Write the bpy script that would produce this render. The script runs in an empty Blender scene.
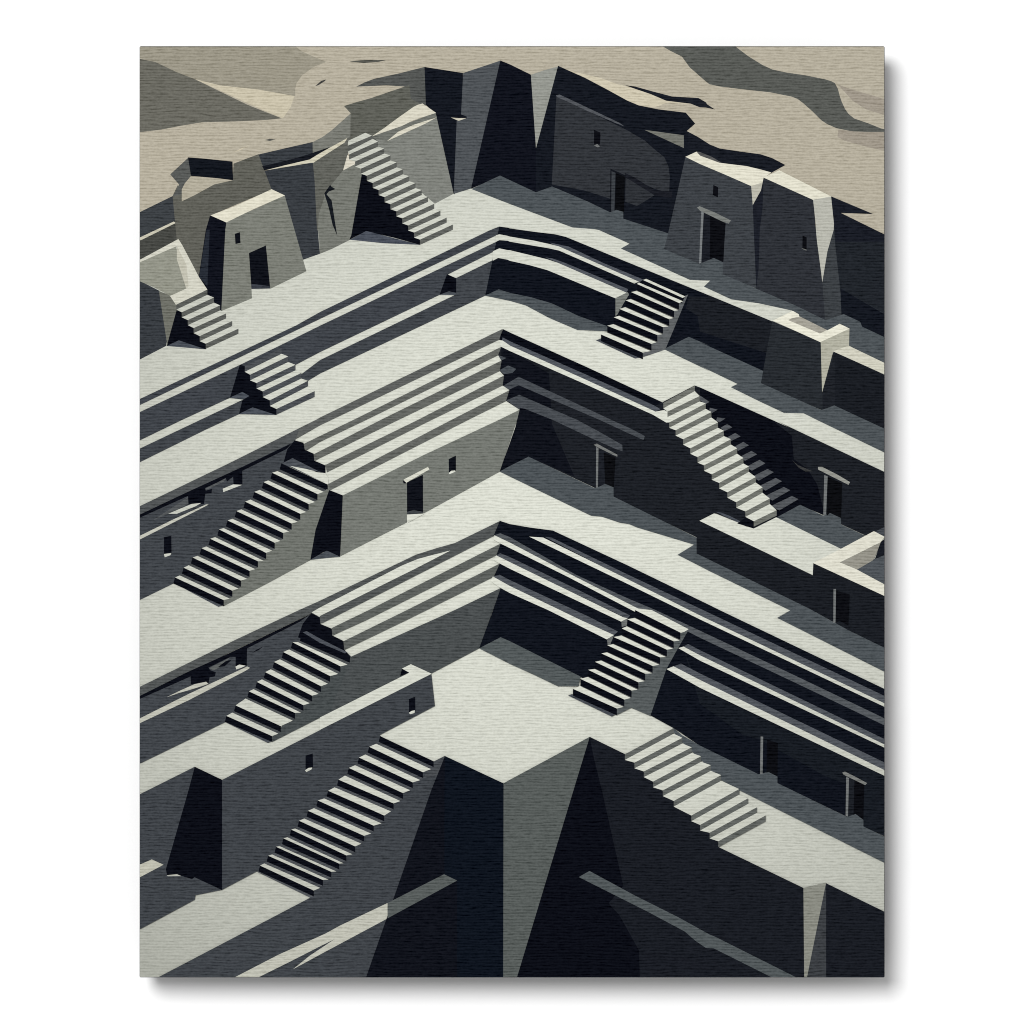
import bpy, math
from mathutils import Vector
from mathutils.geometry import tessellate_polygon

# ------------------------------------------------------------------ units
# One unit of the print's drawing grid; the canvas is 16 x 20 inches.
U = 0.4064 / 745.0
DEPTH = 0.032                    # stretcher-bar depth of the canvas
L, R, T, B = 140.0, 884.2, 46.6, 977.0   # canvas edges on the drawing grid
CX, CY = 512.0, 512.0
Z0 = 1.5                         # hanging height of the print's centre

scene = bpy.context.scene
col = scene.collection

# ------------------------------------------------------------------ ink
GAIN = 1.0 / 1.17                # printed reflectance for a given tone under this light
def lin(c):
    c /= 255.0
    return c / 12.92 if c <= 0.04045 else ((c + 0.055) / 1.055) ** 2.4

def weave_nodes(nt):
    """woven canvas: broken horizontal threads; returns (thread value, height)"""
    N, K = nt.nodes, nt.links
    tc = N.new('ShaderNodeTexCoord')
    mp = N.new('ShaderNodeMapping'); mp.inputs['Scale'].default_value = (1 / U, 1 / U, 1 / U)
    K.new(tc.outputs['Object'], mp.inputs['Vector'])
    def noise(sx, sz, detail, off=0.0, rough=0.5):
        m = N.new('ShaderNodeMapping')
        m.inputs['Scale'].default_value = (1 / sx, 0.0, 1 / sz)
        m.inputs['Location'].default_value = (off, off * 1.7, off * 0.6)
        K.new(mp.outputs['Vector'], m.inputs['Vector'])
        n = N.new('ShaderNodeTexNoise'); n.inputs['Scale'].default_value = 1.0
        n.inputs['Detail'].default_value = detail; n.inputs['Roughness'].default_value = rough
        K.new(m.outputs['Vector'], n.inputs['Vector'])
        return n.outputs['Fac']
    def math_(op, a, b=None, clamp=False):
        m = N.new('ShaderNodeMath'); m.operation = op; m.use_clamp = clamp
        for i, v in enumerate((a, b)):
            if v is None: continue
            if isinstance(v, (int, float)): m.inputs[i].default_value = v
            else: K.new(v, m.inputs[i])
        return m.outputs[0]
    # wandering rows of thread
    sx = N.new('ShaderNodeSeparateXYZ'); K.new(mp.outputs['Vector'], sx.inputs[0])
    wob = math_('MULTIPLY', math_('SUBTRACT', noise(48, 10, 2, 3.1), 0.5), 7.0)
    row = math_('MULTIPLY', math_('ADD', sx.outputs['Z'], wob), 2 * math.pi / 3.05)
    s = math_('MULTIPLY_ADD', math_('SINE', row), 0.5); s.node.inputs[2].default_value = 0.5
    brk = noise(9, 1.9, 1, 7.7)
    brk = math_('MULTIPLY', math_('SUBTRACT', brk, 0.36), 3.2, True)
    groove = math_('MULTIPLY', math_('POWER', s, 1.5), math_('MULTIPLY_ADD', brk, 0.65))        # dark gaps between threads
    groove.node.inputs[1].links[0].from_node.inputs[2].default_value = 0.25
    slub = noise(8, 1.15, 0, 12.3)                                  # loose streaks
    speck = noise(2.2, 1.6, 1, 31.0)
    t = math_('ADD', math_('MULTIPLY', groove, 0.78), math_('MULTIPLY', math_('SUBTRACT', slub, 0.5), 0.75))
    t = math_('ADD', t, math_('MULTIPLY', math_('SUBTRACT', speck, 0.5), 0.8))
    tone = math_('ADD', t, 0.14, True)
    # the print is toned a little deeper towards its edges
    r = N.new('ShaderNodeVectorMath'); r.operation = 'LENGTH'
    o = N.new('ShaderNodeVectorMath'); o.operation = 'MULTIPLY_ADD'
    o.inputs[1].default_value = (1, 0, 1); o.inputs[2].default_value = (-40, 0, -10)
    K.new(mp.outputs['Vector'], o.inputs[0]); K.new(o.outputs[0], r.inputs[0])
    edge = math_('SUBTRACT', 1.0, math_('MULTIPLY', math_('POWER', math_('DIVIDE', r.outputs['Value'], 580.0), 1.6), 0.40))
    return tone, edge, math_

_mats = {}
TONED = set()
def ink(rgb):
    key = tuple(rgb)
    if key in _mats: return _mats[key]
    rgb = tuple(max(0.0, v - 5.5 * max(0.0, 1 - v / 200.0)) for v in rgb)
    m = bpy.data.materials.new('printed_ink'); m.use_nodes = True
    nt = m.node_tree; N, K = nt.nodes, nt.links
    b = N['Principled BSDF']
    b.inputs['Roughness'].default_value = 0.8
    b.inputs['Specular IOR Level'].default_value = 0.0
    tone, edge, math_ = weave_nodes(nt)
    # crests of the weave carry the ink thinly, the gaps between threads carry it thick
    mx = N.new('ShaderNodeMix'); mx.data_type = 'RGBA'
    mx.inputs['A'].default_value = [lin(min(255, v + min(CREST, 8 + v * 0.2))) * GAIN for v in rgb] + [1]
    mx.inputs['B'].default_value = [lin(max(0, v - min(GAP, 9 + 0.22 * v))) * GAIN for v in rgb] + [1]
    K.new(tone, mx.inputs['Factor'])
    out = mx.outputs['Result']
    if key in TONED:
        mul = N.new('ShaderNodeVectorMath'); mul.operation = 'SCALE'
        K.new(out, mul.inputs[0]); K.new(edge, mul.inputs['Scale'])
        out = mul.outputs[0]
    K.new(out, b.inputs['Base Color'])
    bp = N.new('ShaderNodeBump'); bp.inputs['Strength'].default_value = 0.3
    bp.inputs['Distance'].default_value = 0.0004; bp.invert = True
    K.new(tone, bp.inputs['Height']); K.new(bp.outputs['Normal'], b.inputs['Normal'])
    _mats[key] = m
    return m
CREST, GAP = 12, 24

# ------------------------------------------------------------------ drawing grid -> canvas
COLX = {'A': 130, 'B': 320, 'C': 510, 'D': 700}
ROWY = {'1': 40, '2': 230, '3': 420, '4': 610, '5': 790}
SC = 5.12
def pts(s):
    """'A1 10,20;30,40;B1 5,6' -> drawing-grid points (a sheet name holds until the next)"""
    out, ox, oy = [], 0, 0
    for t in s.split(';'):
        t = t.strip()
        if not t: continue
        if t[0].isalpha():
            k, t = t.split(' ', 1); ox, oy = COLX[k[0]], ROWY[k[1]]
        x, y = t.split(',')
        out.append((ox + float(x) / SC, oy + float(y) / SC))
    return out

def clip(p):
    for ax, lim, sgn in ((0, L, 1), (0, R, -1), (1, T, 1), (1, B, -1)):
        q = []
        for i in range(len(p)):
            a, b = p[i - 1], p[i]
            ia, ib = sgn * (a[ax] - lim) >= 0, sgn * (b[ax] - lim) >= 0
            if ia != ib:
                t = (lim - a[ax]) / (b[ax] - a[ax])
                q.append((a[0] + t * (b[0] - a[0]), a[1] + t * (b[1] - a[1])))
            if ib: q.append(b)
        p = q
        if not p: break
    r = []
    for v in p:
        if not r or abs(v[0] - r[-1][0]) + abs(v[1] - r[-1][1]) > 0.02: r.append(v)
    if len(r) > 1 and abs(r[0][0] - r[-1][0]) + abs(r[0][1] - r[-1][1]) <= 0.02: r.pop()
    return r

STEP = 6.0e-6                    # thickness of one film of ink
_laid = []
def level(p):
    x0, x1 = min(v[0] for v in p), max(v[0] for v in p)
    y0, y1 = min(v[1] for v in p), max(v[1] for v in p)
    lv = 1
    for a0, a1, b0, b1, l in _laid:
        if l >= lv and a0 < x1 and a1 > x0 and b0 < y1 and b1 > y0: lv = l + 1
    _laid.append((x0, x1, y0, y1, lv))
    return lv

root = bpy.data.objects.new('canvas_print', None)
col.objects.link(root)
root.location = (0, 0, Z0)
root['label'] = 'unframed canvas print of grey stepped terraces with staircases, hung on a white wall'
root['category'] = 'canvas print'

def part(name, shapes, parent=None, label=None):
    """printed shapes (tone, outline) laid on the canvas as ONE mesh"""
    V, F, MI, ms = [], [], [], []
    for rgb, p in shapes:
        if isinstance(p, str): p = pts(p)
        p = clip(p)
        if len(p) < 3: continue
        area = sum(p[i - 1][0] * p[i][1] - p[i][0] * p[i - 1][1] for i in range(len(p)))
        if area > 0: p = p[::-1]
        y = -(DEPTH + level(p) * STEP)
        q = [Vector(((a - CX) * U, y, (CY - b) * U)) for a, b in p]
        m = ink(tuple(rgb))
        if m not in ms: ms.append(m)
        for tri in tessellate_polygon([q]):
            F.append([len(V) + i for i in tri]); MI.append(ms.index(m))
        V += [tuple(v) for v in q]
    me = bpy.data.meshes.new(name)
    me.from_pydata(V, [], F)
    for m in ms: me.materials.append(m)
    me.polygons.foreach_set('material_index', MI)
    me.update()
    # faces look out from the wall
    for f in me.polygons:
        if f.normal.y > 0: f.flip()
    me.update()
    o = bpy.data.objects.new(name, me); col.objects.link(o)
    o.parent = parent or root
    if label: o['label'] = label
    return o

# ------------------------------------------------------------------ tones of the print
K_   = (220, 222, 210)   # sunlit floor
SAND = (180, 173, 156)
NAVY = (17, 20, 28)
INKB = (13, 15, 22)
DARK = (28, 31, 37)
SHG  = (78, 84, 88)      # shaded floor
SLATE= (64, 68, 74)
STRIP= (80, 84, 91)
RIS  = (103, 105, 101)
WALL = (117, 120, 114)
POST = (112, 115, 115)
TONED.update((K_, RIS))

# ------------------------------------------------------------------ the canvas itself
def build_canvas():
    import bmesh
    bm = bmesh.new()
    x0, x1 = (L - 0.4 - CX) * U, (R + 0.4 - CX) * U
    z0, z1 = (CY - B - 0.4) * U, (CY - T + 0.4) * U
    vs = [bm.verts.new((x, y, z)) for x in (x0, x1) for y in (-0.018, -DEPTH) for z in (z0, z1)]
    bmesh.ops.convex_hull(bm, input=vs)
    bmesh.ops.dissolve_limit(bm, angle_limit=0.01, verts=bm.verts[:], edges=bm.edges[:])
    ed = [e for e in bm.edges if abs(e.verts[0].co.y - e.verts[1].co.y) > 0.001]
    bmesh.ops.bevel(bm, geom=ed, offset=0.0007, segments=3, affect='EDGES', profile=0.5)
    bmesh.ops.recalc_face_normals(bm, faces=bm.faces[:])
    me = bpy.data.meshes.new('canvas'); bm.to_mesh(me); bm.free()
    me.materials.append(ink((50, 50, 48)))
    o = bpy.data.objects.new('canvas', me); col.objects.link(o); o.parent = root
build_canvas()

# ------------------------------------------------------------------ helpers for the printed motifs
def seq(a, b, n):
    a, b = pts(a)[0], pts(b)[0]
    return [(a[0] + (b[0] - a[0]) * i / (n - 1), a[1] + (b[1] - a[1]) * i / (n - 1)) for i in range(n)]

def sh(p, dx, dy): return (p[0] + dx / SC, p[1] + dy / SC)

def stairs(lf, rf, h, riser, tread=K_, dl=0, body=None, inl=0, inr=0, strip=None, last=True, extra=()):
    """a printed flight: lf / rf are the left and right ends of each nosing, h the riser's height,
    dl the slant of the riser's left edge; body fills the shaded back of each tread"""
    if isinstance(lf, str): lf = pts(lf)
    if isinstance(rf, str): rf = pts(rf)
    out = []
    n = len(lf)
    for i in range(n):
        a, b = sh(lf[i], dl, h), sh(rf[i], 0, h)
        if i < n - 1:
            if strip:
                out.append((strip, [a, b, rf[i + 1], lf[i + 1]]))
                out.append((tread, [sh(a, -inl, inl * 0.8), sh(b, -inr, inr * 0.75), rf[i + 1], lf[i + 1]]))
            else:
                out.append((tread, [a, b, rf[i + 1], lf[i + 1]]))
        out.append((riser, [lf[i], rf[i], b, a]))
    return list(extra) + out

def doorway(shapes, lintel=None, post=None, sill=None, label=None):
    d = part('doorway', shapes, label=label)
    if lintel: part('lintel', lintel, d)
    if post: part('door_post', post, d)
    if sill: part('threshold', sill, d)
    return d

def window(shapes, sill=None):
    d = part('window', shapes)
    if sill: part('window_sill', sill, d)
    return d

# ------------------------------------------------------------------ ground: sunlit terraces and the sand beyond them
part('terrace_floor', [(K_, [(L, 150), (R, 150), (R, B), (L, B)])])
part('desert_sand', [(SAND, 'A1 0,0;1000,0;B1 500,0;D1 1024,0;1024,1010;700,1000;0,700;C1 0,640;B1 500,640;0,880;A1 0,1010')])
part('sand_dune', [((154, 149, 134), 'A1 0,0;830,20;880,58;940,85;1005,112;940,138;880,182;852,222;846,250;846,287;660,256;460,233;335,202;240,166;130,114;0,80'),
                   ((199, 191, 169), 'A1 335,201;460,232;660,254;842,287;822,345;785,397;774,399;700,366;600,322;460,258'),
                   ((106, 105, 97), 'A1 0,85;130,113;240,165;335,202;460,263;600,331;700,371;777,401;700,409;540,417;370,421;250,441;160,459;0,478')])
part('sand_dune', [((89, 91, 87), 'C1 760,20;820,55;880,85;920,140;1000,210;1023,228;D1 55,228;100,238;240,255;360,268;470,290;500,302;530,325;575,365;620,410;650,430;700,452;780,468;870,471;1000,470;960,461;925,452;860,426;790,402;760,378;742,352;725,315;715,285;706,250;690,220;670,210;640,201;540,181;440,166;370,151;320,128;250,85;190,40;170,20'),
                   ((159, 151, 138), 'D1 706,229;800,260;1000,318;1000,402;850,355;780,310;740,265'),
                   ((159, 151, 138), 'D1 708,458;800,470;1000,472;1000,580;850,546;740,516;704,496')])
part('dark_rock', [((80, 80, 76), 'A1 690,512;715,506;745,510;715,517')])
part('dark_rock', [((84, 84, 78), 'B1 150,110;185,106;230,102;340,103;300,112;225,118')])
part('dark_rock', [((66, 66, 64), 'A1 1002,202;978,210;948,236;964,232;1000,209')])
part('sunlit_ridge', [((200, 190, 166), 'A1 520,581;560,560;612,537;570,560')])
part('sunlit_ridge', [((204, 196, 174), 'C1 255,140;340,165;470,196;545,225;590,235;640,250;720,277;800,312;930,328;800,322;740,345;690,340;640,331;600,310;500,255;380,190')])
part('dark_ridge', [((27, 30, 38), 'C1 588,231;640,238;730,263;830,289;965,297;1005,320;D1 35,328;77,356;30,346;0,345;C1 925,326;800,311;720,277;640,250')])

# ------------------------------------------------------------------ cliffs, upper left
part('cliff', [((60, 64, 68), 'A1 40,886;220,798;232,930;40,1026'),
               ((72, 73, 69), 'A1 40,1020;236,936;260,1023;A2 250,60;40,160'),
               ((200, 196, 178), 'A1 40,1016;225,929;232,938;60,1023;A2 40,56')])
part('boulder', [((96, 96, 89), 'A1 218,798;245,742;265,765;265,822;430,738;526,717;530,633;600,606;660,584;727,765;410,900;385,1023;A2 352,245;240,60'),
                 ((88, 90, 88), 'A1 206,688;298,603;313,695;280,735;265,765;265,790;218,800;232,780;252,741'),
                 ((19, 22, 29), 'A1 297,601;380,607;525,622;528,718;450,708;312,696'),
                 ((176, 170, 153), 'A1 312,697;527,718;430,740;330,795;265,826;265,765;285,735')])
part('cliff', [((56, 60, 65), 'A1 658,586;800,553;936,522;936,628;945,720;966,1023;A2 972,122;870,158;820,0;A1 765,800;725,765;690,672'),
               ((98, 99, 93), 'A1 935,523;985,497;B1 58,464;157,376;157,505;142,590;160,640;90,760;60,800;10,900;A1 975,930;958,980;945,720;936,628'),
               ((121, 122, 115), 'A1 935,523;985,497;B1 58,464;157,376;157,490;140,503;20,568;A1 955,592;936,610'),
               ((23, 25, 32), 'A1 676,646;800,618;905,588;1023,548;B1 60,540;0,590;A1 920,620;690,672'),
               ((206, 201, 180), 'A1 686,669;800,640;920,612;955,590;B1 20,568;140,502;126,525;0,606;A1 940,628;918,630')])
part('cliff', [((118, 120, 113), 'A1 995,805;966,895;962,960;968,1023;A2 972,122;B2 60,97;150,52;168,40;B1 180,1000;222,690;190,630;120,665;55,745;20,790'),
               ((22, 25, 31), 'B1 22,785;52,742;60,752;80,763;45,776;34,790;60,822;75,920;88,1002;64,945;45,860'),
               ((212, 207, 191), 'B1 140,589;190,630;118,668')])
part('cliff', [((84, 86, 84), 'B1 185,239;230,216;280,198;400,172;535,138;545,345;460,320;455,240;340,232'),
               ((95, 96, 89), 'B1 123,338;180,320;260,298;400,250;457,231;465,300;545,345;525,360;480,360;400,430;270,500;235,485;155,520;157,375')])

# ------------------------------------------------------------------ cliffs, upper middle
part('cliff', [((20, 23, 31), 'B1 535,138;732,169;728,390;705,425;690,790;655,770;570,400;580,370;542,332'),
               ((79, 83, 87), 'B1 733,169;922,106;905,215;775,760;685,788;700,415;722,390'),
               ((19, 21, 28), 'B1 688,385;720,380;752,392;750,402;680,398'),
               ((200, 196, 178), 'B1 670,397;710,400;750,400;710,414')])
part('cliff', [((17, 19, 27), 'B1 923,105;C1 0,125;108,178;135,555;160,760;133,780;0,722;B1 922,697;773,762')])
part('cliff', [((148, 150, 143), 'C1 107,178;175,155;245,136;133,556')])

# ------------------------------------------------------------------ house in the upper middle
house = part('stone_house', [
    ((21, 24, 32), 'C1 246,132;380,192;500,255;600,310;660,335;760,355;900,372;948,428;905,466;C1 960,495;D1 50,535;100,556;60,600;0,600;C1 900,640;820,1020;C1 575,915;210,752;133,780;133,555'),
    ((49, 52, 57), 'C1 238,285;600,462;690,515;740,560;790,600;812,650;818,700;815,782;740,762;650,720;518,662;512,812;380,770;214,740'),
    ((46, 49, 54), 'C1 592,705;745,792;650,850;590,828'),
    ((26, 28, 35), 'C1 588,680;640,705;740,770;830,775;830,810;740,795;590,702'),
    ((115, 116, 109), 'C1 688,460;890,488;890,553'),
    ((82, 85, 90), 'C1 236,283;253,279;330,315;400,348;560,424;585,442;540,425;400,365;300,318;240,292')])
window([((14, 15, 20), 'C1 430,460;463,474;462,535;430,535')], [((112, 114, 114), 'C1 430,540;447,532;460,545;450,550')])
doorway([((20, 22, 28), 'C1 514,658;592,694;584,882;512,882'), ((58, 62, 67), 'C1 520,672;540,680;534,880;518,880'),
         ((13, 14, 17), 'C1 543,682;588,700;583,882;537,878')])
part('dark_ridge', [((24, 27, 35), 'D1 -60,473;0,503;50,535;100,555;200,570;310,585;370,605;437,640;365,680;310,662;240,647;100,628;0,590;-60,570')])

# ------------------------------------------------------------------ shaded ground of the top terrace
part('shaded_floor', [(SHG, 'B1 775,763;922,694;C1 0,718;133,780;215,750;400,828;512,882;545,870;580,880;580,915;840,1000;C2 850,60;900,140;970,172;D2 115,165;115,225;300,305;480,382;640,460;735,430;820,470;830,495;960,556;960,700;760,590;620,560;610,520;470,412;300,375;160,355;20,290;52,259;0,258;C2 920,255;568,95;612,70;455,0;C1 430,968;320,960;0,840')])

# ------------------------------------------------------------------ houses, upper right
part('stone_house', [
    ((61, 65, 70), 'C1 898,600;D1 0,634;262,747;270,845;D2 290,300;115,226;0,180;C2 970,174;788,97;C1 805,1010'),
    ((86, 86, 86), 'C1 950,570;D1 0,574;60,598;110,628;60,640;0,610'),
    ((224, 221, 203), 'C1 898,598;955,572;D1 0,592;100,629;240,646;310,663;364,678;330,705;322,730;262,748;130,690;0,635'),
    ((186, 184, 171), 'D1 262,748;323,728;312,770;270,845')])
doorway([((26, 29, 36), 'D1 15,872;132,934;D2 118,165;70,143;8,168'), ((14, 15, 19), 'D1 52,900;130,938;D2 120,162;70,144;50,152')],
        [((122, 125, 122), 'C1 958,858;975,848;D1 0,852;80,885;158,924;147,940;120,932;0,874')],
        [((118, 122, 124), 'D1 7,874;19,882;D2 6,169;-5,172')])
window([((14, 15, 20), 'D1 68,742;93,754;92,806;66,794')])
part('shaded_floor', [(SHG, 'D2 -4,175;15,168;70,143;116,165;116,228;40,195')])
part('stone_house', [
    ((41, 45, 51), 'D1 675,802;685,945;D2 685,0;650,110;630,265;640,462;735,430;820,470;830,495;960,556;960,0;D1 960,1003;720,885;887,891'),
    ((25, 28, 37), 'D1 671,801;760,842;887,891;720,885;960,1003;D2 960,200;700,190;690,0;D1 685,945'),
    ((32, 36, 42), 'D2 685,60;960,60;960,435;780,335;720,300'),
    ((20, 23, 31), 'D2 718,298;780,335;960,440;960,556;830,495;820,470;735,430;720,436'),
    ((60, 64, 68), 'D2 684,0;720,330;724,435;640,462;620,265;650,110'),
    ((46, 49, 55), 'D1 325,703;580,818;598,1023;D2 626,265;640,460;480,382;286,300;300,200;305,0;D1 318,860'),
    ((27, 30, 39), 'D1 326,703;320,860;D2 306,0;300,200;288,301;275,0;D1 270,845;312,770'),
    ((224, 221, 203), 'D1 406,667;672,801;580,819;324,704'),
    ((182, 182, 172), 'D1 579,818;671,801;686,945;D2 684,0;652,110;626,268;596,0')])
window([((13, 14, 18), 'D2 525,28;546,38;546,100;524,94')], [((112, 114, 112), 'D2 518,92;545,100;545,106;530,100')])

# ------------------------------------------------------------------ small house, upper left
part('stone_house', [
    ((123, 125, 117), 'A1 490,932;792,796;857,1023;A2 903,211;720,300;622,302;624,350;465,416;487,0'),
    ((17, 19, 27), 'A1 410,898;494,932;A2 488,0;468,414;440,400;375,320;352,240;388,0'),
    ((38, 43, 52), 'A2 392,0;408,0;396,290;354,240'),
    ((222, 218, 199), 'A1 412,898;540,850;725,764;793,796;640,862;493,934')])
window([((16, 18, 24), 'A1 537,992;563,984;A2 566,66;540,72')])
doorway([((16, 18, 24), 'A2 609,118;696,79;718,300;622,302'), ((58, 62, 70), 'A2 621,275;716,288;718,300;622,302')])

# ------------------------------------------------------------------ building at the left edge, with its flight of steps
part('stone_building', [
    ((56, 60, 65), 'A2 30,250;152,312;192,540;186,593;30,674'),
    ((110, 111, 103), 'A2 148,312;205,335;245,385;260,410;225,500;192,594;184,545'),
    ((146, 147, 135), 'A2 40,168;235,85;250,150;290,300;205,337;130,297;40,258'),
    ((208, 207, 193), 'A2 40,158;248,46;268,78;354,242;396,305;235,383;205,338;288,300;240,150;240,82;40,170'),
    ((192, 190, 175), 'A2 240,82;290,180;300,290;288,300;240,150')])
def flight(side, *a, **k):
    f = part('side_wall', side) if side else None
    s = part('staircase', stairs(*a, **k), label=k.pop('label', None) if False else None)
    if f: f.parent = s
    return s
flight([(INKB, 'A2 240,405;275,420;330,490;380,560;390,580;390,611;300,590;250,566;188,594'),
        ((75, 80, 88), 'A2 188,594;250,565;388,611')],
       'A2 237,382;265,421;296,461;326,502;357,543;388,582', 'A2 396,306;430,346;461,386;492,427;523,466;555,505', 26, RIS)

# ------------------------------------------------------------------ big flight, upper left
part('stone_wall', [((127, 129, 123), 'B1 268,492;592,372;684,787;588,838;300,600'),
                    ((112, 114, 108), 'B1 250,500;592,374;595,398;345,520'),
                    ((213, 209, 192), 'B1 266,493;330,450;400,398;480,342;500,332;525,325;594,373;480,410;420,440'),
                    ((213, 209, 192), 'B1 598,396;540,428;343,518;400,470;480,434')])
flight([(INKB, 'B1 215,680;245,690;512,1023;B2 512,76;380,40;235,6;150,50;B1 160,1000'),
        ((75, 80, 90), 'B2 152,50;237,5;512,76;330,68')],
       seq('B1 149,586', 'B1 512,1022', 13), seq('B1 297,520', 'B1 680,945', 13), 26, RIS,
       extra=[(RIS, 'B1 142,540;262,490;300,520;160,575;142,572'), (K_, 'B1 145,516;232,475;266,490;142,541'), (K_, 'B1 142,572;270,506;297,520;149,586')])

# ------------------------------------------------------------------ upper terrace edge, left arm
part('terrace_wall', [(SLATE, 'B1 918,955;B2 914,22;0,455;A2 40,901;40,870;850,489;B2 0,420;870,1')])
part('terrace_wall', [(SLATE, 'B2 918,53;920,95;655,227;612,332;0,625;A2 845,692;600,870;510,860;A3 265,0;40,109;A2 40,937;560,692;760,595;B2 0,490')])
part('terrace_wall', [((65, 69, 74), 'A3 40,151;A2 575,870;620,900;875,740;B2 0,666;692,332;697,246;910,142;846,336;0,735;A2 905,776;750,945;560,942;A3 390,48;40,221'),
                      (INKB, 'B2 650,226;698,247;697,322;612,332'), ((76, 81, 87), 'B2 612,332;660,314;697,322;692,333')])
flight([(INKB, 'A2 562,690;592,698;750,915;750,947;558,943;575,872;610,850;512,858'),
        ((75, 80, 88), 'A2 510,859;575,829;612,850;575,868'), ((75, 80, 88), 'A2 556,943;628,908;745,946')],
       'A2 588,697;615,741;648,783;680,826;716,872;750,916', 'A2 776,605;810,647;847,690;877,732;911,772;945,825', 29, (76, 79, 83))

# ------------------------------------------------------------------ upper terrace edge, right arm
part('terrace_wall', [(NAVY, 'B1 918,955;B2 960,-12;C2 0,-8;130,10;230,22;285,35;590,160;D2 50,336;390,476;375,600;345,735;320,722;0,575;C2 915,548;795,608;660,655;480,500;215,378;0,322;B2 915,305;846,336'),
                      ((27, 30, 36), 'C2 915,340;1023,345;D2 0,320;369,470;340,630;0,520;C2 960,440;900,400')])
part('terrace_step', [((82, 86, 93), 'C2 205,65;300,85;480,170;688,256;660,270;440,180;240,85'),
                      (K_, 'B2 900,28;918,22;960,30;C2 0,34;120,54;215,75;250,84;660,265;636,274;400,170;250,105;200,94;0,60;B2 960,55;918,52;900,61')])
part('terrace_step', [((82, 86, 93), 'C2 180,140;215,145;280,168;605,303;596,322;440,252;240,165'),
                      (K_, 'B2 885,109;918,94;960,103;C2 0,104;100,128;190,150;245,168;597,321;540,350;400,292;190,205;100,180;0,158;B2 960,152;912,143;885,157'),
                      ((118, 121, 117), 'C2 540,349;602,318;610,330;582,375;550,432;540,442')])
part('shaded_floor', [(SHG, 'B2 844,336;915,304;C2 0,322;110,345;215,376;350,440;505,495;505,521;482,518;345,512;200,450;80,386;0,363')])
part('shaded_floor', [(SHG, 'C2 788,610;915,547;1023,593;D2 0,575;320,720;350,735;350,800;620,922;685,897;D3 860,0;960,52;960,174;600,0;D2 530,938;430,936;300,875;158,805;192,788;0,696;C2 1023,723')])
flight([((94, 97, 99), 'C2 912,330;795,612;668,655;655,630;880,345')],
       'C2 650,276;620,318;592,360;560,404;531,447;498,490;466,535', 'C2 865,374;840,414;815,457;783,497;754,538;724,583;680,628', 34, INKB, strip=(96, 96, 92), inl=2, inr=4,
       extra=[(INKB, 'C2 680,256;893,346;880,375;650,275'), (K_, 'C2 681,256;697,250;897,340;884,348'), (K_, 'C2 650,276;660,269;886,365;866,374'), ((72, 76, 83), 'C2 440,565;466,555;672,652;640,658')])

# ------------------------------------------------------------------ parapet tower, right edge
part('parapet_tower', [((25, 28, 34), 'D2 685,622;960,748;960,1024;D3 960,52;D2 685,897;628,920;625,830'),
                       ((39, 43, 48), 'D2 370,466;618,573;626,830;628,700;682,622;688,896;622,922;312,784;345,600'),
                       ((30, 33, 39), 'D2 690,625;690,897;628,920;626,830'),
                       ((231, 229, 212), 'D2 372,464;475,414;505,431;510,445;650,515;715,480;766,505;690,545;620,576'),
                       ((163, 160, 149), 'D2 452,461;470,452;512,443;650,512;614,530;452,462'),
                       ((176, 175, 160), 'D2 618,573;765,505;763,592;682,621;625,832'),
                       ((208, 206, 190), 'D2 680,621;760,592;960,688;960,746')])

# ------------------------------------------------------------------ second terrace edge: long steps of the left arm
part('terrace_wall', [((94, 96, 94), 'B2 934,507;918,561;0,1000;A3 845,100;810,135;300,372;40,496;40,446;500,225;960,-5;B2 0,960'), ((82, 85, 86), 'A3 870,40;845,106;810,135;300,372;40,496;40,446;500,225')])
part('terrace_step', [(RIS, 'B2 928,598;912,641;B3 235,0;0,112;A3 905,155;892,150;890,122;B3 170,0')])
part('terrace_step', [(RIS, 'B2 930,668;920,722;B3 400,0;0,195;A3 950,208;942,205;940,176;B3 310,0')])
part('terrace_step', [(RIS, 'B2 942,745;935,796;B3 570,0;35,268;28,230;500,0')])
part('terrace_step', [(RIS, 'B2 970,820;952,876;B3 757,0;55,358;40,354;38,330;672,0')])
part('terrace_wall', [(WALL, 'B2 1023,920;1000,1010;B3 1008,0;920,264;530,478;448,522;104,697;117,386;530,180;915,0'),
                      (INKB, 'B3 47,358;117,386;103,700;38,672;A3 990,676;924,716;950,560;965,500;1000,400'),
                      ((75, 80, 86), 'A3 922,716;1005,670;B3 38,670;103,700;60,704;0,710'),
                      (K_, 'B3 445,484;529,477;533,481;446,528')])
doorway([((16, 18, 24), 'B3 445,320;527,280;528,478;446,484'), ((62, 66, 70), 'B3 446,471;480,460;528,471;528,479;446,484')],
        [((214, 214, 200), 'B3 428,305;553,240;560,253;440,322'), (INKB, 'B3 424,309;440,318;440,325;428,325')])
window([((16, 18, 24), 'B3 659,200;696,182;696,262;660,272')], [(K_, 'B3 659,272;672,260;692,258;694,264;664,277')])

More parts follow.
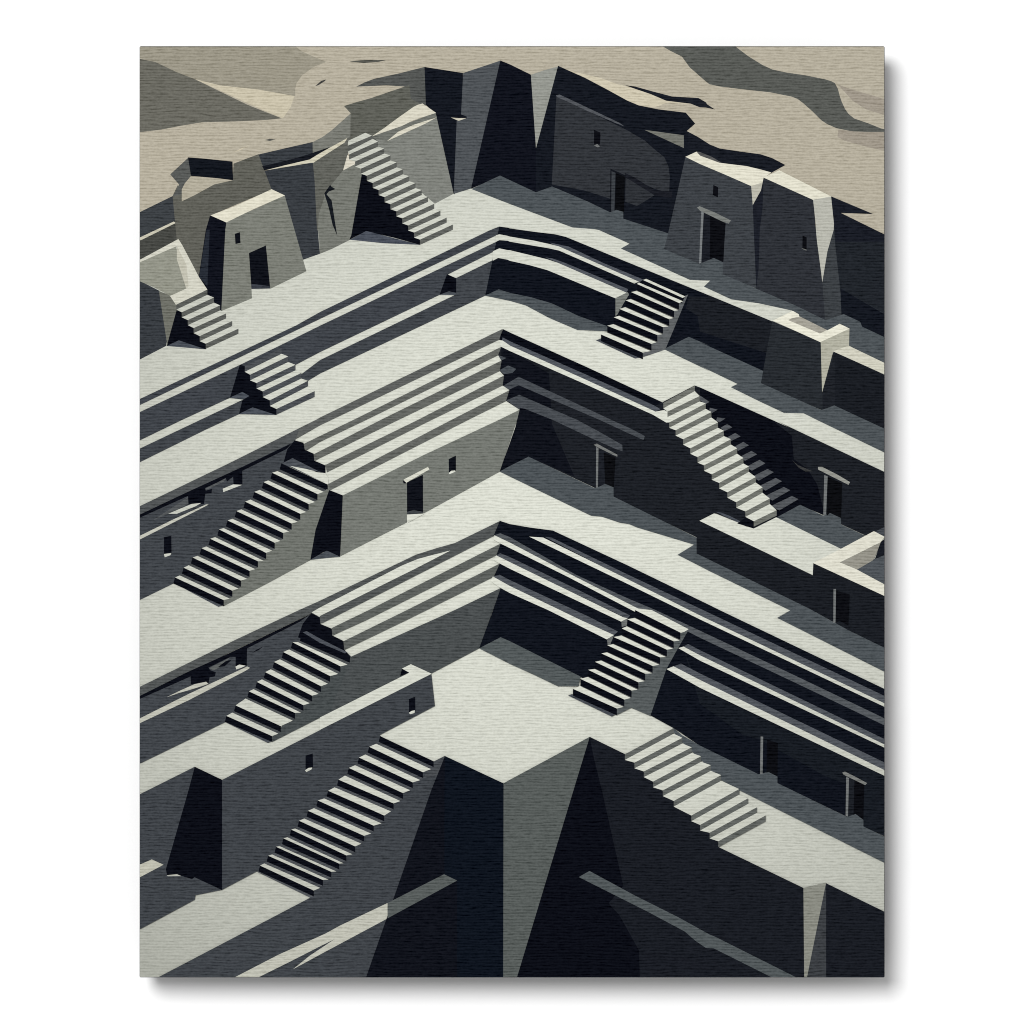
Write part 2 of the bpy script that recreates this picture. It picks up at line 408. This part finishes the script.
# slate wall below it with the second long flight
part('terrace_wall', [((65, 69, 74), 'A3 40,496;300,372;845,108;850,200;800,260;250,830;220,838;40,926'),
                      (INKB, 'A3 40,489;300,366;580,238;830,118;800,150;580,258;300,388;40,505'),
                      ((88, 91, 92), 'A3 385,352;490,298;482,315;402,352;386,358'),
                      ((84, 87, 89), 'A3 110,518;230,440;296,395;298,430;200,478')])
part('window_ledge', [((194, 194, 182), 'A3 40,598;220,510;390,432;403,433;370,450;40,617')])
window([(INKB, 'A3 297,390;345,362;385,343;388,362;420,352;418,375;385,378;380,430;300,430')], [(K_, 'A3 196,480;315,430;364,425;335,442;240,480')])
window([(INKB, 'A3 490,294;530,266;575,240;576,330;530,330;528,290;496,316')], [(K_, 'A3 475,352;528,330;574,332;478,369')])
window([(INKB, 'A3 174,600;212,592;213,684;174,695')], [(K_, 'A3 174,686;212,681;207,692;178,703')])
flight([((112, 115, 109), 'A3 1003,328;1023,335;B3 47,357;A3 985,460;950,562;923,717;700,838;480,952;470,940'),
        (INKB, 'A3 843,104;888,116;895,152;940,172;944,208;1000,232;B3 28,222;28,272;A3 960,270;830,200;785,222;805,150'),
        (K_, 'A3 815,234;900,250;960,268;B3 28,272;45,300;40,340;A3 1005,330'),
        (INKB, 'B3 -5,312;40,330;40,356;0,342'),
        ((78, 82, 88), 'A3 780,222;832,195;965,262;1000,272;900,250;820,235;1005,326')],
       'A3 775,222;728,270;684,318;637,368;590,418;545,466;500,514;456,560;411,608;366,656;321,704;275,756;231,806',
       'A3 1005,327;960,379;915,430;872,480;828,530;784,578;741,628;697,680;655,723;612,772;568,822;524,874;480,922',
       31, INKB, dl=-9, strip=(74, 77, 79), inl=11, inr=13, extra=[((76, 80, 86), 'A3 220,832;482,948;452,956')])

# ------------------------------------------------------------------ second terrace edge: right arm
part('terrace_wall', [(DARK, 'B2 936,507;C2 0,525;400,705;780,882;945,796;D2 0,806;460,1013;D3 400,8;945,266;960,275;960,600;845,590;725,535;640,490;510,435;390,500;275,556;80,478;0,515;0,692;C3 955,600;530,395;430,345;95,188;0,235;B3 920,264;B2 1000,1010;1022,920;953,875;970,818;935,796;942,745;920,722;930,668;912,641;928,598;918,562'),
                      (INKB, 'B2 936,507;C2 0,525;400,705;780,882;745,900;640,850;250,680;0,585;B2 930,565;918,560'),
                      ((17, 19, 26), 'B2 928,598;C2 0,615;200,735;C3 215,20;330,290;95,188;0,235;B3 920,264;B2 1000,1010;1022,920;953,875;970,818;935,796;942,745;920,722;930,668')])
part('cast_shadow', [(INKB, 'D2 0,806;340,960;470,1020;D3 380,10;470,80;480,200;550,250;600,330;640,490;510,435;390,498;200,250;100,60;D2 0,900')])
part('terrace_step', [((82, 86, 93), 'B2 935,550;C2 0,570;400,745;745,902;770,918;740,930;400,772;0,592;B2 932,567'),
                      (K_, 'B2 915,563;935,566;C2 0,592;400,772;745,930;790,922;830,944;818,985;800,986;730,945;400,796;0,620;B2 928,598')])
part('terrace_step', [((73, 78, 83), 'B2 912,641;955,655;928,668'), ((73, 78, 83), 'B2 920,717;963,694;1005,711;985,732;942,738')])
part('terrace_step', [((72, 76, 81), 'B2 938,798;1020,750;C2 45,752;C3 520,0;620,45;690,82;684,103;600,65;460,0;C2 45,795;0,815;B2 968,818')])
part('terrace_step', [((72, 76, 81), 'B2 955,872;1018,845;C2 45,843;C3 345,0;460,62;575,128;576,160;545,150;420,95;220,0;C2 75,915;50,910;B2 1020,918')])
doorway([((28, 31, 38), 'C3 450,145;540,182;534,346;487,328;445,346'), ((14, 15, 18), 'C3 480,166;540,190;532,346;487,330')],
        [((118, 120, 118), 'C3 428,126;445,121;550,178;549,188;530,180;438,134')], [(POST, 'C3 441,138;453,144;450,346;440,346')])
part('shaded_floor', [(SHG, 'B3 920,264;C3 0,235;95,188;430,347;445,347;487,327;530,345;530,392;955,602;955,682;D3 0,692;560,966;D4 690,66;713,52;758,77;758,103;960,201;960,324;395,40;455,8;D3 395,1010;462,975;0,750;C3 1023,774;858,690;942,638;800,595;650,550;610,533;560,525;470,495;415,490;300,435;0,290')])
part('shaded_floor', [(SHG, 'D3 390,500;512,434;632,490;665,474;722,500;722,535;845,592;720,660')])
doorway([((27, 30, 36), 'D3 640,285;730,325;722,502;665,475;632,490'), ((13, 14, 17), 'D3 653,290;728,325;722,502;665,476;650,490')],
        [((148, 149, 142), 'D3 604,240;625,240;700,278;768,318;760,332;680,292;605,254')], [(POST, 'D3 636,282;653,288;645,486;631,491')])
part('sunlit_ridge', [((58, 59, 59), 'D3 472,206;500,230;560,256;578,262;540,264;505,244')])
part('terrace_floor', [(K_, 'C3 970,516;D3 72,478;275,556;390,498;722,660;590,736;580,795')])
part('stone_building', [
    ((26, 29, 35), 'D3 0,518;C3 968,517;955,600;955,683;D3 0,692;560,966;D4 690,65;757,102;960,201;D3 960,908;580,732;577,795'),
    ((80, 85, 90), 'D3 795,768;880,715;960,685;960,850'),
    ((24, 27, 35), 'D3 925,625;960,595;960,685;895,712'),
    ((70, 74, 80), 'D3 895,572;960,540;960,590;945,598'),
    ((149, 147, 137), 'D3 716,730;926,622;910,665;886,718;800,768'),
    ((222, 220, 205), 'D3 578,732;720,660;890,569;945,598;925,625;716,729;800,764;960,850;960,908')])
part('cast_shadow', [((75, 80, 88), 'D3 80,470;110,475;150,490;240,535;276,553;235,545')])
def quads(a, b, n, rel0, rel1, tone):
    r = []
    for i in range(n):
        t = i / (n - 1)
        c = (a[0] + (b[0] - a[0]) * t, a[1] + (b[1] - a[1]) * t)
        r.append((tone, [sh(c, p[0] + (q[0] - p[0]) * t, p[1] + (q[1] - p[1]) * t) for p, q in zip(rel0, rel1)]))
    return r
part('step_shadow', quads(pts('D3 165,38')[0], pts('D3 504,405')[0], 9, [(-26, -18), (0, 0), (-40, 18), (-60, 2)], [(-34, -16), (0, 0), (-98, 58), (-142, 36)], (84, 87, 91)) +
     [((84, 87, 91), 'D2 0,848;48,880;28,892;0,872'), ((84, 87, 91), 'D2 50,910;90,920;62,936;48,925'), ((84, 87, 91), 'D2 88,960;130,965;98,985;82,975')])
flight(None, 'C2 785,885;806,930;815,985;848,1025;C3 886,98;923,145;960,190;D3 20,232;60,278;98,322;140,370;185,421;232,468;275,518',
       'C2 946,797;971,850;1002,888;D2 58,932;92,985;D3 122,55;158,98;190,145;222,195;250,238;285,292;320,345;357,402;392,462',
       28, (112, 114, 108), extra=[(INKB, 'D3 232,500;275,518;275,556;190,530')])

# ------------------------------------------------------------------ third terrace edge: left arm
part('terrace_step', [((83, 86, 86), 'B3 921,517;888,594;45,1023;B4 15,65;A4 975,68;970,38;930,15;500,222;40,458;40,398;545,150;870,-2;B3 0,925;490,690;600,655;690,630'),
                      (K_, 'B3 0,960;420,745;500,712;580,690;668,668;490,760;0,1003;A4 970,35;930,12')])
part('terrace_step', [((94, 97, 94), 'B3 925,632;903,692;240,1023;B4 65,130;60,92;250,0')])
part('terrace_step', [((94, 97, 94), 'B3 920,735;890,802;445,1023;B4 125,204;120,160;445,0')])
part('terrace_wall', [((75, 79, 80), 'B3 925,860;887,970;B4 885,0;815,196;568,326;465,278;420,300;455,322;0,552;A4 1023,524;750,660;720,660;B4 0,380;120,200;160,238;690,0')])
part('terrace_wall', [((66, 70, 75), 'A4 40,455;500,232;930,18;900,140;870,200;530,570;485,575;40,791'),
                      (INKB, 'A4 40,445;300,315;500,225;925,20;890,45;870,60;500,247;300,345;40,460'),
                      ((96, 99, 98), 'A4 405,298;460,270;510,244;485,280;430,308'),
                      (INKB, 'A4 450,292;490,262;522,254;485,288'), (INKB, 'A4 625,220;645,205;682,186;660,205')])
part('window_ledge', [((190, 190, 178), 'A4 40,560;300,430;600,289;615,296;590,312;300,462;40,584')])
window([(INKB, 'A4 310,335;360,305;405,295;410,308;440,318;435,340;408,345;402,378;380,368;312,382')], [((190, 190, 178), 'A4 188,446;262,410;330,380;390,367;402,378;330,402;250,425')])
window([(INKB, 'A4 500,240;540,212;600,190;598,285;541,300;541,240')], [(K_, 'A4 540,290;560,279;592,285;570,296;545,304')])
flight([((72, 77, 78), 'B4 155,240;155,262;A4 1023,525;728,675;720,660;B4 0,380'),
        (INKB, 'A4 928,15;972,38;975,68;B4 0,70;60,95;63,130;120,158;123,200;155,238;153,262;A4 860,140;885,70')],
       'A4 878,128;832,165;785,215;738,266;693,318;650,368;609,416;541,488;494,542', 'B4 153,240;105,288;52,338;A4 978,390;932,438;888,487;845,527;772,594;727,645',
       30, INKB, dl=-8, strip=(78, 81, 83), inl=9, inr=12,
       extra=[((76, 80, 87), 'A4 885,114;905,108;B4 0,146;140,216;128,222;0,168'), ((76, 80, 86), 'A4 480,570;727,672;705,680')])

# ------------------------------------------------------------------ lower parapet wall, left
part('terrace_wall', [((64, 68, 73), 'A4 40,948;332,802;472,869;1023,589;B4 0,613;570,328;588,491;305,640;325,660;20,1000;A5 985,60;680,420;655,413;470,511;335,538;332,561;40,718')])
part('parapet', [(K_, 'B4 420,300;465,277;572,326;0,613;0,550;457,321'), (INKB, 'B4 420,300;457,320;411,337')])
part('gap_in_wall', [(INKB, 'A4 332,802;472,869;A5 472,512;330,446;318,456;240,432;190,436;184,405;300,0')])
part('parapet', [((190, 189, 175), 'A5 40,386;112,355;172,382;40,452'), (K_, 'A5 188,436;240,430;262,440;195,441')])
window([(INKB, 'B4 455,455;488,444;489,518;456,527')], [(K_, 'B4 455,526;470,516;486,513;484,527;462,533')])
window([(INKB, 'A4 899,745;936,734;938,808;899,820')], [(K_, 'A4 896,820;915,808;934,806;928,817;903,829')])
part('terrace_wall', [((64, 68, 73), 'A5 120,971;922,551;930,535;B5 0,470;400,20;B4 580,778;640,746;B5 575,-10;235,980;A5 120,980')])
flight([((72, 75, 79), 'B4 582,775;640,746;615,840;B4 530,860')],
       'B4 308,645;252,700;200,755;148,808;95,868;42,925;A5 962,53;912,106;866,157;826,202;786,247;748,290;708,336;666,386',
       'B4 582,774;527,830;475,882;425,937;377,990;B5 329,130;275,182;226,234;180,288;135,334;98,376;58,418;15,460;A5 941,514',
       30, INKB, dl=-8, strip=(78, 81, 85), inl=12, inr=14, extra=[((84, 87, 91), 'A5 656,414;940,542;922,550;650,418')])
part('sunlit_strip', [((190, 190, 178), 'A5 510,972;760,843;1000,735;B5 100,695;346,578;346,657;0,842;A5 835,917;920,848;1000,795;B5 75,763;0,800;A5 820,878;630,972'),])

# ------------------------------------------------------------------ the buttresses in the middle
part('buttress', [((17, 19, 26), 'B4 640,747;942,888;B5 942,970;232,970;570,0'),
                  ((15, 20, 29), 'B4 640,747;942,888;B5 942,970;702,970;702,462;637,430;637,0')])
part('sunlit_strip', [((88, 93, 92), 'B5 346,578;635,431;702,463;346,656')])
part('buttress', [((88, 93, 91), 'B4 940,887;C4 0,868;408,649;C5 325,0;32,970;B5 938,970')])
part('buttress', [((25, 28, 35), 'C4 408,649;588,737;660,780;860,965;C5 880,75;1000,185;D5 60,225;92,258;94,291;530,501;640,474;960,630;960,970;C5 32,970;325,0'),
                  (INKB, 'C4 408,649;430,760;C5 470,0;580,490;505,580;560,640;660,820;665,970;32,970;325,0'),
                  ((60, 63, 67), 'D5 636,478;645,476;645,970;545,970'),
                  ((139, 140, 131), 'D5 529,502;645,473;545,970;533,970')])
part('sunlit_strip', [((82, 88, 90), 'C5 352,445;407,414;640,540;860,650;1023,740;D5 80,752;515,970;390,970;70,810;30,808;C5 950,772;895,724;700,620')])

# ------------------------------------------------------------------ third terrace edge: right arm
part('terrace_wall', [(NAVY, 'B3 921,516;C3 0,533;100,550;220,566;600,743;1023,948;D4 100,0;945,404;960,412;D5 960,244;835,186;750,135;470,0;D4 300,842;0,695;C4 840,606;360,342;0,160;B4 925,140;815,196;887,0;B3 925,862;890,805;920,735;903,692;925,632;888,594'),
                      ((23, 27, 34), 'C4 890,205;D4 0,405;945,852;960,860;D5 960,244;835,186;830,0;D4 640,850;300,660;220,640;0,480'),])
part('terrace_step', [((82, 86, 92), 'C3 178,598;215,603;600,790;D4 15,0;945,440;945,480;0,30;C3 600,816'),
                      (K_, 'C3 98,597;170,602;600,814;D4 0,28;945,478;960,486;960,503;0,48;C3 600,838')])
part('terrace_step', [((84, 88, 92), 'B3 893,590;923,580;C3 0,600;339,793;600,912;C4 745,0;D4 0,106;500,342;960,562;960,598;500,378;0,142;C4 910,110;720,5;C3 655,972;300,790;0,632'),
                      (K_, 'B3 893,590;C3 0,628;300,785;655,965;C4 725,0;914,98;880,119;640,0;C3 640,982;300,805;0,656;B3 925,633;889,612')])
part('terrace_step', [((82, 86, 92), 'B3 902,693;923,682;C3 0,702;339,865;C4 615,28;600,44;C3 0,728'),
                      (K_, 'B3 902,693;C3 0,728;580,1010;C4 602,42;570,60;C3 0,762;B3 921,735;887,716'),
                      ((106, 109, 108), 'C4 570,58;602,42;598,80;572,86')])
part('terrace_step', [((82, 86, 92), 'C4 888,186;912,174;D4 0,206;960,668;960,698;0,232'),
                      (K_, 'C4 862,195;888,187;D4 0,232;960,696;960,712;0,259')])
part('terrace_step', [((82, 86, 92), 'B3 886,801;920,792;C3 0,820;410,1010;C4 552,110;530,130;C3 0,850'),
                      (K_, 'B3 885,801;C3 0,850;360,1023;C4 532,128;495,150;195,0;C3 0,886;B3 925,860;874,825'),
                      ((106, 109, 108), 'C4 497,150;532,130;512,178;500,180')])
part('terrace_step', [((82, 86, 92), 'C4 835,289;875,274;D4 0,325;960,788;960,830;0,358'),
                      (K_, 'C4 801,302;837,288;D4 0,358;945,820;960,828;960,856;0,398')])
part('shaded_floor', [((84, 90, 91), 'B4 815,196;925,139;C4 0,160;360,340;350,390;245,390;120,330;0,276')])
part('shaded_floor', [(SHG, 'C4 835,602;880,640;D4 0,694;300,841;350,828;396,850;396,886;D5 470,0;750,136;795,121;836,150;836,186;960,246;960,380;200,0;D4 180,910;90,860;30,800;C4 1000,790;960,750;910,705;860,655;828,612')])
doorway([((13, 14, 18), 'D4 343,664;398,680;396,852;350,829;340,832')], None, [(POST, 'D4 310,647;323,648;320,838;307,840')])
doorway([((27, 30, 36), 'D4 762,860;840,892;D5 836,152;795,122;757,136'), ((13, 14, 18), 'D4 790,870;840,892;D5 836,152;795,122;785,128')],
        [((120, 122, 119), 'D4 728,832;742,827;800,856;855,886;845,896;735,843')], [(POST, 'D4 748,852;762,860;D5 757,135;745,132')])
doorway([((14, 15, 19), 'D3 697,875;765,892;D4 758,78;713,53;697,62')], None, [(POST, 'D3 683,865;696,865;D4 693,64;682,66')])
flight([((86, 91, 92), 'C4 912,105;860,195;800,302;718,542;620,500;546,537;546,500;870,118')],
       'C4 640,4;600,47;572,94;530,138;498,180;468,222;435,265;400,306;360,352;322,403', 'C4 872,118;838,160;803,203;768,242;730,286;692,326;657,370;622,412;585,458;547,504',
       35, INKB, strip=(96, 97, 95), inl=2, inr=4, extra=[((72, 76, 83), 'C4 297,437;318,430;545,532;520,545')])
flight(None, 'C4 588,738;637,781;685,826;732,878;782,923;838,977;C5 928,130;973,178;D5 49,218;93,262',
       'C4 838,604;882,654;930,703;978,748;D4 55,794;108,845;200,916;D5 245,42;290,88;335,130', 29, (97, 100, 97))

# ------------------------------------------------------------------ wall
def build_wall():
    me = bpy.data.meshes.new('wall')
    s = 3.0
    me.from_pydata([(-s, 0, -s), (s, 0, -s), (s, 0, s), (-s, 0, s)], [], [(0, 1, 2, 3)])
    m = bpy.data.materials.new('white_wall_paint'); m.use_nodes = True
    nt = m.node_tree; b = nt.nodes['Principled BSDF']
    b.inputs['Base Color'].default_value = (0.98, 0.98, 0.98, 1)
    b.inputs['Roughness'].default_value = 0.9
    b.inputs['Specular IOR Level'].default_value = 0.1
    n = nt.nodes.new('ShaderNodeTexNoise'); n.inputs['Scale'].default_value = 900
    bp = nt.nodes.new('ShaderNodeBump'); bp.inputs['Strength'].default_value = 0.05; bp.inputs['Distance'].default_value = 0.0003
    nt.links.new(n.outputs['Fac'], bp.inputs['Height']); nt.links.new(bp.outputs['Normal'], b.inputs['Normal'])
    me.materials.append(m)
    o = bpy.data.objects.new('wall', me); col.objects.link(o)
    o.location = (0, 0, Z0); o['kind'] = 'structure'
build_wall()

# ------------------------------------------------------------------ light: soft studio lamp up and to the left, white room around
w = bpy.data.worlds.new('World'); scene.world = w; w.use_nodes = True
w.node_tree.nodes['Background'].inputs[0].default_value = (1, 1, 1, 1)
w.node_tree.nodes['Background'].inputs[1].default_value = 0.42

d = 8.0
lamp = bpy.data.lights.new('studio_lamp', 'AREA'); lamp.shape = 'DISK'
lamp.size = 0.44 * d
lamp.energy = 0.80 * math.pi * math.pi * d * d * 1.225
lo = bpy.data.objects.new('studio_lamp', lamp); col.objects.link(lo)
lo.location = (-0.27 * d, -d, Z0 + 0.31 * d)
lo.rotation_euler = (Vector((0, 0, Z0)) - lo.location).to_track_quat('-Z', 'Y').to_euler()

# ------------------------------------------------------------------ camera
cam = bpy.data.cameras.new('camera'); co = bpy.data.objects.new('camera', cam); col.objects.link(co)
dist = 3.2
co.location = (0, -DEPTH - dist, Z0); co.rotation_euler = (math.pi / 2, 0, 0)
cam.sensor_width = 36; cam.lens = 36 * dist / (1024 * U)
cam.clip_start = 0.05; cam.clip_end = 100
scene.camera = co

scene.render.engine = 'CYCLES'
scene.cycles.filter_width = 1.0
scene.render.resolution_x = scene.render.resolution_y = 1024
vs = scene.view_settings
vs.view_transform = 'Standard'; vs.look = 'None'; vs.exposure = 0; vs.gamma = 1; vs.use_curve_mapping = False
